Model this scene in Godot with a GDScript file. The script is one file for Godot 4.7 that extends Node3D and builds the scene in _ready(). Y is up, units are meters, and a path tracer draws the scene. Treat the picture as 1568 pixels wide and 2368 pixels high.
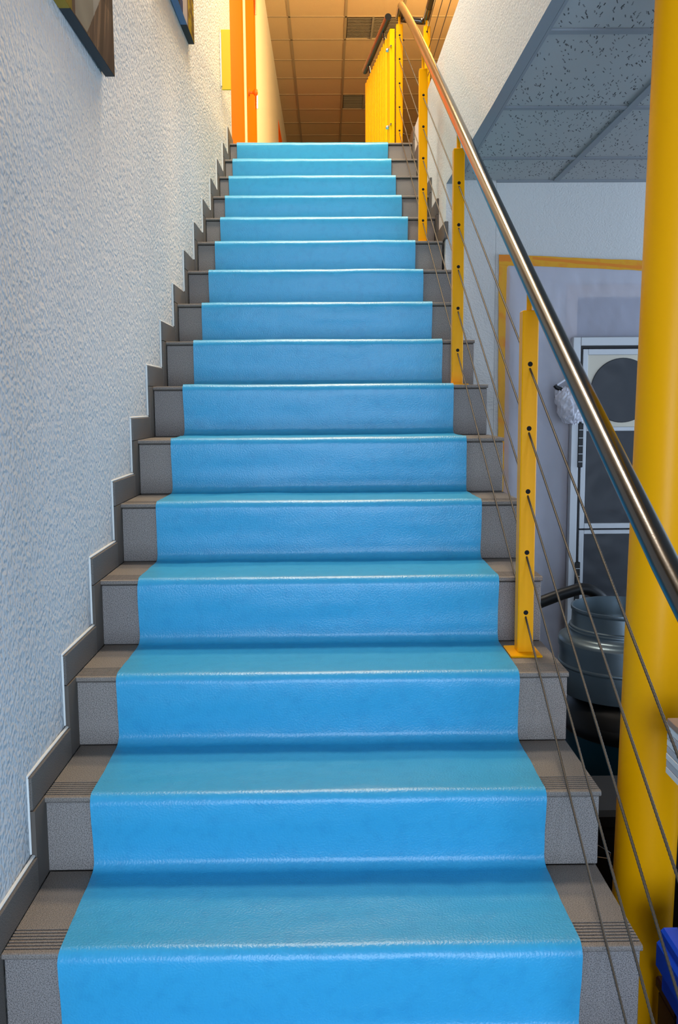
extends Node3D
# Blue runner on a tiled staircase, yellow cable balustrade on the right, workshop hall beyond it.
# x to the right, y up, -z up the stairs. Left ends of the steps lie at x = 0, nosing of step k at z = -k * T.

const T := 0.29            # going of a step
const R := 0.17624         # rise of a step
const W := 1.195           # width of the flight
const OV := 0.0099         # overhang of a tread over its riser
const FLOOR := -0.529      # hall floor
const LAND := 2.622        # upper landing
const SLAB := 2.70         # top edge of the slab beside the stairwell
const SOFFIT := 2.04       # hanging ceiling of the hall
const TOP := 5.10          # ceiling of the upper floor
const BACK := -2.87        # back wall of the hall

var M := {}
var rng := RandomNumberGenerator.new()
var taken := {}

# ------------------------------------------------------------------ naming
func numbered(called: String) -> String:
	if not taken.has(called):
		taken[called] = 0
		return called
	taken[called] += 1
	return "%s_%03d" % [called, taken[called]]

func tag(o: Node3D, label: String, category: String, group := "") -> Node3D:
	o.set_meta("label", label)
	o.set_meta("category", category)
	if group != "":
		o.set_meta("group", group)
	return o

func thing(called: String, label: String, category: String, at := Vector3.ZERO, group := "") -> Node3D:
	var o := Node3D.new()
	o.name = numbered(called)
	add_child(o)
	o.position = at
	return tag(o, label, category, group)

func shell(called: String, label := "", category := "") -> Node3D:
	var o := Node3D.new()
	o.name = called
	add_child(o)
	o.set_meta("kind", "structure")
	if label != "":
		tag(o, label, category)
	return o

func obj(called: String, st: SurfaceTool, m: Material, parent: Node3D = null) -> MeshInstance3D:
	var o := MeshInstance3D.new()
	st.generate_normals()
	o.mesh = st.commit()
	o.material_override = m
	if parent == null:
		o.name = numbered(called)
		add_child(o, true)
	else:
		o.name = called
		parent.add_child(o, true)
	return o

func mesh_obj(called: String, mesh: Mesh, m: Material, parent: Node3D, at: Vector3) -> MeshInstance3D:
	var o := MeshInstance3D.new()
	o.mesh = mesh
	o.material_override = m
	o.name = called
	o.position = at
	parent.add_child(o, true)
	return o

# ------------------------------------------------------------------ shapes
func begin() -> SurfaceTool:
	var st := SurfaceTool.new()
	st.begin(Mesh.PRIMITIVE_TRIANGLES)
	return st

func tri(st: SurfaceTool, a: Vector3, b: Vector3, c: Vector3, out: Vector3, sg := -1) -> void:
	var n := (a - c).cross(a - b)
	st.set_smooth_group(sg)
	if n.dot(out) < 0.0:
		st.add_vertex(a); st.add_vertex(c); st.add_vertex(b)
	else:
		st.add_vertex(a); st.add_vertex(b); st.add_vertex(c)

func quad(st: SurfaceTool, a: Vector3, b: Vector3, c: Vector3, d: Vector3, out: Vector3, sg := -1) -> void:
	tri(st, a, b, c, out, sg)
	tri(st, a, c, d, out, sg)

func box(st: SurfaceTool, lo: Vector3, hi: Vector3, c := 0.0, xf := Transform3D.IDENTITY) -> void:
	# a box with chamfered edges
	var mid := (lo + hi) / 2.0
	var h := (hi - lo) / 2.0
	c = minf(c, minf(h.x, minf(h.y, h.z)) * 0.9)
	var ctr: Vector3 = xf * mid
	for ax in 3:
		var u := (ax + 1) % 3
		var v := (ax + 2) % 3
		for s in [-1.0, 1.0]:
			var p: Array[Vector3] = []
			for k in [[-1, -1], [1, -1], [1, 1], [-1, 1]]:
				var q := Vector3.ZERO
				q[ax] = s * h[ax]
				q[u] = k[0] * (h[u] - c)
				q[v] = k[1] * (h[v] - c)
				p.append(xf * (mid + q))
			quad(st, p[0], p[1], p[2], p[3], (p[0] + p[2]) / 2.0 - ctr)
	if c <= 0.0:
		return
	for ax in 3:
		var u := (ax + 1) % 3
		var v := (ax + 2) % 3
		for su in [-1.0, 1.0]:
			for sv in [-1.0, 1.0]:
				var p: Array[Vector3] = []
				for k in [[-1, 0], [1, 0], [1, 1], [-1, 1]]:
					var q := Vector3.ZERO
					q[ax] = k[0] * (h[ax] - c)
					q[u] = su * (h[u] - (0.0 if k[1] == 0 else c))
					q[v] = sv * (h[v] - (c if k[1] == 0 else 0.0))
					p.append(xf * (mid + q))
				quad(st, p[0], p[1], p[2], p[3], (p[0] + p[2]) / 2.0 - ctr)
	for sx in [-1.0, 1.0]:
		for sy in [-1.0, 1.0]:
			for sz in [-1.0, 1.0]:
				var s := Vector3(sx, sy, sz)
				var a: Vector3 = xf * (mid + s * (h - Vector3(0, c, c)))
				var b: Vector3 = xf * (mid + s * (h - Vector3(c, 0, c)))
				var d: Vector3 = xf * (mid + s * (h - Vector3(c, c, 0)))
				tri(st, a, b, d, (a + b + d) / 3.0 - ctr)

func bx(lo: Vector3, hi: Vector3, c := 0.0) -> SurfaceTool:
	var st := begin()
	box(st, lo, hi, c)
	return st

func tube(st: SurfaceTool, pts: PackedVector3Array, r: float, n := 16, caps := true, lobes := 0, pitch := 0.03, depth := 0.0) -> void:
	var rings := []
	var t0 := (pts[1] - pts[0]).normalized()
	var up := Vector3.UP if absf(t0.y) < 0.9 else Vector3.RIGHT
	var s := t0.cross(up).normalized()
	var run := 0.0
	for i in pts.size():
		var a := pts[maxi(i - 1, 0)]
		var b := pts[mini(i + 1, pts.size() - 1)]
		var t := (b - a).normalized()
		s = (s - t * s.dot(t)).normalized()
		var w := t.cross(s)
		if i > 0:
			run += pts[i].distance_to(pts[i - 1])
		var ring := PackedVector3Array()
		for k in n:
			var ph := TAU * k / n
			var rr := r
			var tw := 0.0
			if lobes > 0:
				rr = r * (1.0 - depth + depth * absf(cos(ph * lobes / 2.0)))
				tw = TAU * run / pitch
			ring.append(pts[i] + (s * cos(ph + tw) + w * sin(ph + tw)) * rr)
		rings.append(ring)
	for i in pts.size() - 1:
		for k in n:
			var k2 := (k + 1) % n
			var o: Vector3 = rings[i][k] - pts[i] + rings[i][k2] - pts[i]
			quad(st, rings[i][k], rings[i][k2], rings[i + 1][k2], rings[i + 1][k], o, 1)
	if caps:
		for e in [0, pts.size() - 1]:
			var out := pts[0] - pts[1] if e == 0 else pts[e] - pts[e - 1]
			for k in n:
				tri(st, pts[e], rings[e][k], rings[e][(k + 1) % n], out)

func lathe(st: SurfaceTool, at: Vector3, prof: Array, n := 32, sg := 1, frame := Basis.IDENTITY) -> void:
	# prof: [radius, height] from one end to the other; a group break where a third number is given
	var g := sg
	for i in prof.size() - 1:
		var p: Array = prof[i]
		var q: Array = prof[i + 1]
		if p.size() > 2:
			g += 1
		var dr: float = q[0] - p[0]
		var dy: float = q[1] - p[1]
		for k in n:
			var a := TAU * k / n
			var b := TAU * (k + 1) / n
			var ca := Vector3(cos(a), 0, sin(a))
			var cb := Vector3(cos(b), 0, sin(b))
			var cm := (ca + cb).normalized()
			var out: Vector3 = frame * (cm * dy - Vector3.UP * dr)
			quad(st, at + frame * (ca * p[0] + Vector3.UP * p[1]), at + frame * (cb * p[0] + Vector3.UP * p[1]), at + frame * (cb * q[0] + Vector3.UP * q[1]), at + frame * (ca * q[0] + Vector3.UP * q[1]), out, g)

func extrude_x(st: SurfaceTool, poly: PackedVector2Array, x0: float, x1: float) -> void:
	# poly holds (z, y)
	var ids := Geometry2D.triangulate_polygon(poly)
	for x in [x0, x1]:
		var out := Vector3.LEFT if x == x0 else Vector3.RIGHT
		for i in range(0, ids.size(), 3):
			tri(st, Vector3(x, poly[ids[i]].y, poly[ids[i]].x), Vector3(x, poly[ids[i + 1]].y, poly[ids[i + 1]].x), Vector3(x, poly[ids[i + 2]].y, poly[ids[i + 2]].x), out)
	var area := 0.0
	for i in poly.size():
		area += poly[i].cross(poly[(i + 1) % poly.size()])
	for i in poly.size():
		var a := poly[i]
		var b := poly[(i + 1) % poly.size()]
		var d := (b - a) * signf(area)
		quad(st, Vector3(x0, a.y, a.x), Vector3(x1, a.y, a.x), Vector3(x1, b.y, b.x), Vector3(x0, b.y, b.x), Vector3(0, -d.x, d.y))

func bend(corners: PackedVector3Array, r: float, n := 8) -> PackedVector3Array:
	# a polyline with rounded corners
	var out := PackedVector3Array([corners[0]])
	for i in range(1, corners.size() - 1):
		var p := corners[i]
		var a := (corners[i - 1] - p).normalized()
		var b := (corners[i + 1] - p).normalized()
		var half := acos(clampf(a.dot(b), -1.0, 1.0)) / 2.0
		if half > 1.5:
			out.append(p)
			continue
		var l := minf(r / tan(half), minf(corners[i - 1].distance_to(p), corners[i + 1].distance_to(p)) * 0.48)
		for k in n + 1:
			var t := float(k) / n
			out.append((p + a * l).lerp(p, t).lerp(p.lerp(p + b * l, t), t))
	out.append(corners[corners.size() - 1])
	return out

# ------------------------------------------------------------------ materials
func mat(c: Color, rough := 0.6, metal := 0.0) -> StandardMaterial3D:
	var m := StandardMaterial3D.new()
	m.albedo_color = c
	m.roughness = rough
	m.metallic = metal
	return m

func noise(seed_: int, freq: float, oct := 3, kind := FastNoiseLite.TYPE_SIMPLEX_SMOOTH) -> FastNoiseLite:
	var n := FastNoiseLite.new()
	n.seed = seed_
	n.frequency = freq
	n.noise_type = kind
	n.fractal_octaves = oct
	return n

func noise_tex(n: FastNoiseLite, size: int, normal := false, strength := 4.0, ramp: Gradient = null) -> NoiseTexture2D:
	var t := NoiseTexture2D.new()
	t.width = size
	t.height = size
	t.seamless = true
	t.noise = n
	t.as_normal_map = normal
	t.bump_strength = strength
	if ramp != null:
		t.color_ramp = ramp
	return t

func ramp(stops: Array) -> Gradient:
	var g := Gradient.new()
	var o := PackedFloat32Array()
	var c := PackedColorArray()
	for s in stops:
		o.append(s[0])
		c.append(s[1])
	g.offsets = o
	g.colors = c
	return g

func world_map(m: StandardMaterial3D, per_metre: float) -> void:
	m.uv1_triplanar = true
	m.uv1_world_triplanar = true
	m.uv1_scale = Vector3.ONE * per_metre

func lumps(size: int, octaves: Array, strength: float) -> ImageTexture:
	# a repeating relief without seams: small random fields, wrapped, blown up and added
	var g := RandomNumberGenerator.new()
	g.seed = 991
	var sum := PackedFloat32Array()
	sum.resize(size * size)
	for o in octaves:
		var n: int = o[0]
		var pad := 4
		var raw := PackedByteArray()
		for i in n * n:
			raw.append(g.randi() % 256)
		var src := Image.create_from_data(n, n, false, Image.FORMAT_L8, raw)
		var big := Image.create(n + 2 * pad, n + 2 * pad, false, Image.FORMAT_L8)
		for dx in [-1, 0, 1]:
			for dy in [-1, 0, 1]:
				big.blit_rect(src, Rect2i(0, 0, n, n), Vector2i(pad + dx * n, pad + dy * n))
		var full := int(round((n + 2.0 * pad) * size / n))
		big.resize(full, full, Image.INTERPOLATE_CUBIC)
		var off := int(round(float(pad) * size / n))
		var cut := big.get_region(Rect2i(off, off, size, size)).get_data()
		var w: float = o[1]
		for i in size * size:
			sum[i] += w * cut[i]
	var out := PackedByteArray()
	out.resize(size * size)
	var tot := 0.0
	for o in octaves:
		tot += o[1]
	for i in size * size:
		out[i] = clampi(int(sum[i] / tot), 0, 255)
	var im := Image.create_from_data(size, size, false, Image.FORMAT_L8, out)
	im.convert(Image.FORMAT_RGBA8)
	im.bump_map_to_normal_map(strength)
	im.generate_mipmaps()
	return ImageTexture.create_from_image(im)

func make_materials() -> void:
	# rough white plaster
	var p := mat(Color(0.78, 0.785, 0.785), 0.9)
	p.normal_enabled = true
	p.normal_texture = lumps(1024, [[128, 0.62], [56, 0.28], [256, 0.25]], 7.5)
	p.normal_scale = 1.0
	world_map(p, 1.1)
	M.plaster = p
	var p2 := mat(Color(0.83, 0.83, 0.82), 0.9)
	p2.normal_enabled = true
	p2.normal_texture = p.normal_texture
	p2.normal_scale = 0.35
	world_map(p2, 1.6)
	M.plaster_fine = p2
	# speckled stoneware, risers greyer than the treads
	var sp := noise_tex(noise(11, 0.17, 3), 1024, false, 1.0, ramp([[0.0, Color(0.42, 0.42, 0.42)], [0.44, Color(0.82, 0.82, 0.82)], [0.58, Color(1, 1, 1)], [1.0, Color(1, 1, 1)]]))
	var spn := noise_tex(noise(12, 0.2, 2), 512, true, 2.0)
	for v in 3:
		var m := mat([Color(0.535, 0.495, 0.46), Color(0.52, 0.485, 0.45), Color(0.545, 0.505, 0.465)][v], 0.55)
		m.albedo_texture = sp
		m.normal_enabled = true
		m.normal_texture = spn
		m.normal_scale = 0.4
		world_map(m, 2.2)
		M["tread%d" % v] = m
		var k := mat([Color(0.575, 0.545, 0.52), Color(0.56, 0.53, 0.51), Color(0.59, 0.555, 0.525)][v], 0.6)
		k.albedo_texture = sp
		k.normal_enabled = true
		k.normal_texture = spn
		k.normal_scale = 0.4
		world_map(k, 2.0)
		M["riser%d" % v] = k
		var q := mat([Color(0.43, 0.40, 0.37), Color(0.42, 0.39, 0.36), Color(0.445, 0.41, 0.375)][v], 0.55)
		q.albedo_texture = sp
		world_map(q, 2.0)
		M["skirt%d" % v] = q
	M.grout = mat(Color(0.36, 0.33, 0.30), 0.9)
	M.core = mat(Color(0.36, 0.35, 0.34), 0.9)
	# glossy blue runner
	var c := mat(Color(0.205, 0.62, 0.785), 0.36)
	c.albedo_texture = noise_tex(noise(21, 0.012, 4), 1024, false, 1.0, ramp([[0.0, Color(0.93, 0.95, 0.97)], [0.5, Color(1, 1, 1)], [1.0, Color(0.97, 0.99, 1.0)]]))
	c.normal_enabled = true
	c.normal_texture = noise_tex(noise(22, 0.11, 4), 1024, true, 1.6)
	c.normal_scale = 0.5
	world_map(c, 1.4)
	M.runner = c
	# paints and metals
	var y := mat(Color(0.93, 0.64, 0.0), 0.36)
	y.metallic_specular = 0.25
	y.normal_enabled = true
	y.normal_texture = noise_tex(noise(31, 0.05, 3), 512, true, 0.8)
	y.normal_scale = 0.25
	world_map(y, 5.0)
	M.yellow = y
	M.gate_yellow = mat(Color(0.84, 0.71, 0.0), 0.5)
	M.sign_yellow = mat(Color(0.80, 0.68, 0.0), 0.5)
	M.orange = mat(Color(1.0, 0.445, 0.0), 0.6)
	M.orange.metallic_specular = 0.2
	M.gate_yellow.metallic_specular = 0.2
	M.orange_dark = mat(Color(0.93, 0.46, 0.0), 0.5)
	var s := mat(Color(0.37, 0.355, 0.34), 0.2, 1.0)
	s.normal_enabled = true
	s.normal_texture = noise_tex(noise(33, 0.08, 3), 512, true, 0.6)
	s.normal_scale = 0.3
	world_map(s, 6.0)
	M.steel = s
	M.rope = mat(Color(0.36, 0.325, 0.285), 0.5, 0.6)
	M.dark_rail = mat(Color(0.055, 0.05, 0.045), 0.35)
	M.hole = mat(Color(0.02, 0.02, 0.02), 0.9)
	M.chrome = mat(Color(0.8, 0.8, 0.8), 0.25, 1.0)
	var z := mat(Color(0.44, 0.50, 0.53), 0.34, 0.6)
	z.normal_enabled = true
	z.normal_texture = s.normal_texture
	z.normal_scale = 0.2
	world_map(z, 3.0)
	M.zinc = z
	M.alu = mat(Color(0.78, 0.79, 0.80), 0.4, 0.35)
	M.white = mat(Color(0.86, 0.86, 0.84), 0.5)
	M.cream = mat(Color(0.84, 0.81, 0.74), 0.7)
	M.frame_beige = mat(Color(0.78, 0.70, 0.62), 0.6)
	M.black = mat(Color(0.035, 0.034, 0.038), 0.45)
	M.black_matt = mat(Color(0.05, 0.05, 0.055), 0.8)
	M.dark_grey = mat(Color(0.13, 0.13, 0.13), 0.6)
	M.teal = mat(Color(0.0, 0.26, 0.33), 0.4)
	M.blue = mat(Color(0.0, 0.27, 0.80), 0.4)
	M.red = mat(Color(0.20, 0.0, 0.0), 0.5)
	var cl := mat(Color(0.20, 0.21, 0.23), 0.42)
	cl.normal_enabled = true
	cl.normal_texture = noise_tex(noise(41, 0.006, 3), 512, true, 10.0)
	cl.normal_scale = 0.5
	world_map(cl, 0.9)
	M.sheet_grey = cl
	var tp := mat(Color(0.90, 0.64, 0.03), 0.55)
	tp.albedo_texture = noise_tex(noise(43, 0.01, 3), 512, false, 1.0, ramp([[0.0, Color(1, 0.84, 0.8)], [0.45, Color(1, 1, 1)], [1, Color(1, 1, 1)]]))
	world_map(tp, 2.0)
	M.tape = tp
	M.tape_fold = mat(Color(0.90, 0.52, 0.02), 0.55)
	var pl := mat(Color(0.88, 0.88, 0.94, 0.35), 0.45)
	pl.transparency = BaseMaterial3D.TRANSPARENCY_ALPHA
	pl.backlight = Color(0.25, 0.25, 0.28)
	M.film = pl
	var bg := mat(Color(0.82, 0.82, 0.86), 0.28)
	M.bag = bg
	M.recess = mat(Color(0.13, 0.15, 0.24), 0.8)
	M.paper = mat(Color(0.88, 0.87, 0.86), 0.7)
	M.paper_edge = mat(Color(0.72, 0.71, 0.72), 0.8)
	M.board_top = mat(Color(0.62, 0.50, 0.42), 0.7)
	# mineral-fibre ceiling tiles with dark fissures
	var im := Image.create(512, 512, true, Image.FORMAT_RGB8)
	im.fill(Color(1, 1, 1))
	var g := RandomNumberGenerator.new()
	g.seed = 77
	for i in 560:
		var x := g.randf() * 512.0
		var y0 := g.randf() * 512.0
		var a := -0.25 + g.randf_range(-0.35, 0.35)
		var l := g.randf_range(5.0, 18.0)
		var w := g.randf_range(0.7, 2.0)
		var dk := g.randf_range(0.25, 0.70)
		for t in int(l * 2):
			var px := x + sin(a) * t * 0.5 + g.randf_range(-0.4, 0.4)
			var py := y0 + cos(a) * t * 0.5
			for dx in int(ceil(w)):
				im.set_pixel(posmod(int(px) + dx, 512), posmod(int(py), 512), Color(dk, dk, dk))
	im.generate_mipmaps()
	var fiss := ImageTexture.create_from_image(im)
	var ct := mat(Color(0.64, 0.65, 0.65), 0.95)
	ct.albedo_texture = fiss
	world_map(ct, 1.45)
	M.ceiling_tile = ct
	var ct2 := mat(Color(0.82, 0.73, 0.58), 0.95)
	ct2.normal_enabled = true
	ct2.normal_texture = noise_tex(noise(51, 0.15, 3), 512, true, 3.0)
	world_map(ct2, 2.0)
	M.upper_tile = ct2
	M.ceiling_bar = mat(Color(0.53, 0.55, 0.57), 0.8)
	M.upper_bar = mat(Color(0.66, 0.60, 0.50), 0.7)
	M.vent_back = mat(Color(0.28, 0.24, 0.19), 0.8)
	M.vent_slat = mat(Color(0.62, 0.60, 0.55), 0.6)
	var fl := mat(Color(0.42, 0.36, 0.30), 0.5)
	fl.albedo_texture = sp
	world_map(fl, 1.5)
	M.floor = fl
	var gl := mat(Color(0.9, 0.95, 1.0, 0.06), 0.0)
	gl.transparency = BaseMaterial3D.TRANSPARENCY_ALPHA
	M.glass = gl

# ------------------------------------------------------------------ measured run of the flight
var DY := [0.0014, -0.0046, -0.0064, -0.0014, 0.0002, 0.0041, 0.0088, 0.0112, 0.0103, 0.0098, 0.0100, 0.0015, -0.0048, -0.0095, -0.0180, -0.0218]
var XL := [0.0088, 0.0028, -0.0028, -0.0066, -0.0099, -0.0125, -0.0122, -0.0116, -0.0090, -0.0060, -0.0002, 0.0050, 0.0105, 0.0135, 0.0168, 0.0170]
var XR := [1.1894, 1.1947, 1.1976, 1.1980, 1.1990, 1.1993, 1.1949, 1.1911, 1.1870, 1.1790, 1.1720, 1.1690, 1.1660, 1.1630, 1.1600, 1.1570]
var CL := [0.114, 0.104, 0.0975, 0.0955, 0.096, 0.0965, 0.096, 0.0945, 0.091, 0.0875, 0.0835, 0.078, 0.073, 0.066, 0.062, 0.061]
var CR := [1.0755, 1.076, 1.0765, 1.0775, 1.077, 1.0745, 1.070, 1.064, 1.057, 1.0495, 1.041, 1.030, 1.021, 1.012, 1.006, 1.004]

func at_step(a: Array, k: float) -> float:
	k = clampf(k, 0.0, 15.0)
	var i := mini(int(k), 14)
	return lerpf(a[i], a[i + 1], k - i)

func ty(k: int) -> float:       # top of step k
	return k * R + at_step(DY, k)

func rail_x(z: float) -> float:  # line of the balustrade in plan
	var zs := [0.8, 0.52, -0.765, -1.925, -3.085, -4.45]
	var xs := [1.115, 1.115, 1.126, 1.107, 1.094, 1.084]
	for i in 5:
		if z >= zs[i + 1]:
			return lerpf(xs[i], xs[i + 1], clampf((zs[i] - z) / (zs[i] - zs[i + 1]), 0.0, 1.0))
	return xs[5]

# ------------------------------------------------------------------ setting
func make_world() -> void:
	var cam := Camera3D.new()
	cam.name = "camera"
	cam.fov = 58.7184
	cam.near = 0.05
	cam.far = 100.0
	cam.transform = Transform3D(Basis(Vector3(0.999901, -0.006738, 0.012326), Vector3(0.008137, 0.993078, -0.117173), Vector3(-0.011451, 0.117262, 0.993035)).orthonormalized(), Vector3(0.6153, 0.9978, 1.5681))
	add_child(cam)
	cam.current = true
	var we := WorldEnvironment.new()
	we.name = "surroundings"
	var e := Environment.new()
	e.background_mode = Environment.BG_SKY
	var sky := Sky.new()
	var ps := ProceduralSkyMaterial.new()
	ps.sky_top_color = Color(0.50, 0.66, 0.90)
	ps.sky_horizon_color = Color(0.78, 0.86, 0.95)
	ps.ground_bottom_color = Color(0.30, 0.30, 0.30)
	ps.ground_horizon_color = Color(0.55, 0.58, 0.62)
	ps.sky_energy_multiplier = 1.0
	sky.sky_material = ps
	e.sky = sky
	e.ambient_light_source = Environment.AMBIENT_SOURCE_SKY
	e.tonemap_mode = Environment.TONE_MAPPER_LINEAR
	e.tonemap_exposure = 1.0
	e.sdfgi_enabled = true
	e.ssao_enabled = true
	e.ssil_enabled = true
	we.environment = e
	add_child(we)
	# daylight through the windows behind the camera and on the hall's right side
	area("window_daylight", Vector3(0.85, 0.62, 3.93), Vector3(0.85, 0.62, -1.0), Vector2(1.6, 2.1), Color(0.80, 0.89, 1.0), 15.0)
	area("window_daylight", Vector3(3.6, 0.85, 3.93), Vector3(3.6, 0.85, -1.0), Vector2(2.0, 1.6), Color(0.80, 0.89, 1.0), 2.2)
	area("window_daylight", Vector3(4.93, 0.85, -1.65), Vector3(1.0, 0.85, -1.65), Vector2(2.1, 1.6), Color(0.80, 0.89, 1.0), 7.5)

func area(called: String, at: Vector3, towards: Vector3, size: Vector2, c: Color, energy: float) -> AreaLight3D:
	var l := AreaLight3D.new()
	l.name = called
	l.light_color = c
	l.light_energy = energy
	l.area_size = size
	l.area_range = 20.0
	l.area_attenuation = 2.0
	l.shadow_enabled = true
	add_child(l, true)
	l.look_at_from_position(at, towards, Vector3.UP if absf((towards - at).normalized().y) < 0.95 else Vector3.FORWARD)
	return l

func left_x(z: float) -> float:
	return at_step(XL, -z / T)

func right_x(z: float) -> float:
	return at_step(XR, -z / T) + 0.010

func make_shell() -> void:
	# floors
	var f := shell("floor")
	obj("floor_slab", bx(Vector3(-0.3, FLOOR - 0.2, -6.0), Vector3(5.2, FLOOR, 4.2)), M.floor, f)
	var lf := shell("floor_001")
	obj("landing_slab", bx(Vector3(-0.3, LAND - 0.3, -16.2), Vector3(5.2, LAND, -15 * T - 0.03)), M.floor, lf)
	# left wall: a sheet that follows the flight, then piers and lintels round the two doors
	var wl := shell("wall_left")
	var st := begin()
	var zs := [4.2, 2.0, 0.6]
	for k in 16:
		zs.append(-k * T)
	zs.append(-4.60)
	for i in zs.size() - 1:
		var a: float = zs[i]
		var b: float = zs[i + 1]
		var xa := left_x(a) - 0.010
		var xb := left_x(b) - 0.010
		quad(st, Vector3(xa, FLOOR - 0.2, a), Vector3(xb, FLOOR - 0.2, b), Vector3(xb, TOP + 0.1, b), Vector3(xa, TOP + 0.1, a), Vector3.RIGHT, 1)
		quad(st, Vector3(-0.3, FLOOR - 0.2, a), Vector3(-0.3, FLOOR - 0.2, b), Vector3(-0.3, TOP + 0.1, b), Vector3(-0.3, TOP + 0.1, a), Vector3.LEFT)
		quad(st, Vector3(-0.3, TOP + 0.1, a), Vector3(-0.3, TOP + 0.1, b), Vector3(xb, TOP + 0.1, b), Vector3(xa, TOP + 0.1, a), Vector3.UP)
		quad(st, Vector3(-0.3, FLOOR - 0.2, a), Vector3(-0.3, FLOOR - 0.2, b), Vector3(xb, FLOOR - 0.2, b), Vector3(xa, FLOOR - 0.2, a), Vector3.DOWN)
	quad(st, Vector3(-0.3, FLOOR - 0.2, 4.2), Vector3(left_x(4) - 0.01, FLOOR - 0.2, 4.2), Vector3(left_x(4) - 0.01, TOP + 0.1, 4.2), Vector3(-0.3, TOP + 0.1, 4.2), Vector3.BACK)
	obj("plaster", st, M.plaster, wl)
	st = begin()
	box(st, Vector3(-0.3, LAND - 0.1, -5.825), Vector3(0.007, TOP + 0.1, -5.595))
	box(st, Vector3(-0.3, LAND - 0.1, -10.70), Vector3(0.007, TOP + 0.1, -6.865))
	box(st, Vector3(-0.3, LAND - 0.1, -16.2), Vector3(0.007, TOP + 0.1, -11.90))
	for d in [[-5.595, -4.60], [-6.865, -5.825], [-11.90, -10.70]]:
		box(st, Vector3(-0.3, 4.66, d[0]), Vector3(0.007, TOP + 0.1, d[1]))
	obj("pier", st, M.plaster_fine, wl)
	# right wall of the upper flight and the slab edge above the hall
	var wr := shell("wall_right")
	st = begin()
	var zr := [BACK, -11 * T, -12 * T, -13 * T, -14 * T, -15 * T, -4.71]
	for i in zr.size() - 1:
		var a: float = zr[i]
		var b: float = zr[i + 1]
		var xa := right_x(a)
		var xb := right_x(b)
		quad(st, Vector3(xa, FLOOR, a), Vector3(xb, FLOOR, b), Vector3(xb, SLAB, b), Vector3(xa, SLAB, a), Vector3.LEFT, 1)
		quad(st, Vector3(1.42, FLOOR, a), Vector3(1.42, FLOOR, b), Vector3(1.42, SLAB, b), Vector3(1.42, SLAB, a), Vector3.RIGHT)
		quad(st, Vector3(1.42, SLAB, a), Vector3(1.42, SLAB, b), Vector3(xb, SLAB, b), Vector3(xa, SLAB, a), Vector3.UP)
	quad(st, Vector3(right_x(BACK), FLOOR, BACK), Vector3(1.42, FLOOR, BACK), Vector3(1.42, SLAB, BACK), Vector3(right_x(BACK), SLAB, BACK), Vector3.BACK)
	quad(st, Vector3(right_x(-4.71), FLOOR, -4.71), Vector3(1.42, FLOOR, -4.71), Vector3(1.42, SLAB, -4.71), Vector3(right_x(-4.71), SLAB, -4.71), Vector3.FORWARD)
	obj("plaster", st, M.plaster_fine, wr)
	var fa := shell("trim_1")
	st = begin()
	var zf := [4.0, 0.0, -T * 3, -T * 6, -T * 8, BACK + 0.002]
	for i in zf.size() - 1:
		var a: float = zf[i]
		var b: float = zf[i + 1]
		var xa := right_x(a) - 0.008
		var xb := right_x(b) - 0.008
		if i == zf.size() - 2:
			xb = right_x(BACK)
		quad(st, Vector3(xa, SOFFIT - 0.012, a), Vector3(xb, SOFFIT - 0.012, b), Vector3(xb, SLAB, b), Vector3(xa, SLAB, a), Vector3.LEFT, 1)
		quad(st, Vector3(1.235, SOFFIT - 0.012, a), Vector3(1.235, SOFFIT - 0.012, b), Vector3(1.235, SLAB, b), Vector3(1.235, SLAB, a), Vector3.RIGHT)
		quad(st, Vector3(xa, SLAB, a), Vector3(xb, SLAB, b), Vector3(1.235, SLAB, b), Vector3(1.235, SLAB, a), Vector3.UP)
	obj("fascia", st, M.plaster_fine, fa)
	st = begin()
	for i in zf.size() - 1:
		var a: float = zf[i]
		var b: float = zf[i + 1]
		var xa := right_x(a) - 0.008
		var xb := right_x(b) - 0.008 if i < zf.size() - 2 else right_x(BACK)
		quad(st, Vector3(xa, SOFFIT - 0.012, a), Vector3(xb, SOFFIT - 0.012, b), Vector3(1.235, SOFFIT - 0.012, b), Vector3(1.235, SOFFIT - 0.012, a), Vector3.DOWN)
		quad(st, Vector3(xa, SOFFIT - 0.006, a), Vector3(xb, SOFFIT - 0.006, b), Vector3(1.235, SOFFIT - 0.006, b), Vector3(1.235, SOFFIT - 0.006, a), Vector3.UP)
	obj("edge_strip", st, M.ceiling_bar, fa)
	var us := shell("floor_002")
	obj("upper_slab", bx(Vector3(1.236, SLAB - 0.3, -4.71), Vector3(5.2, SLAB, 4.0)), M.floor, us)
	# hall: back wall with a doorway, side and rear walls with windows
	var wb := shell("wall_back")
	st = begin()
	box(st, Vector3(1.421, FLOOR, BACK - 0.24), Vector3(1.80, SLAB - 0.3, BACK))
	box(st, Vector3(1.80, 1.52, BACK - 0.24), Vector3(2.9, SLAB - 0.3, BACK))
	box(st, Vector3(2.9, FLOOR, BACK - 0.24), Vector3(5.0, SLAB - 0.3, BACK))
	obj("plaster", st, M.plaster_fine, wb)
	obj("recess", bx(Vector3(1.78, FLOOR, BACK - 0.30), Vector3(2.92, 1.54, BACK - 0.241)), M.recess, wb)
	st = begin()
	box(st, Vector3(1.76, FLOOR, BACK), Vector3(1.815, 1.56, BACK + 0.012), 0.003)
	box(st, Vector3(1.815, 1.50, BACK), Vector3(2.9, 1.56, BACK + 0.012), 0.003)
	obj("doorway_frame", st, M.frame_beige, wb)
	var ws := shell("wall_side")
	st = begin()
	box(st, Vector3(5.0, FLOOR, -16.2), Vector3(5.2, TOP + 0.1, -2.75))
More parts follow.
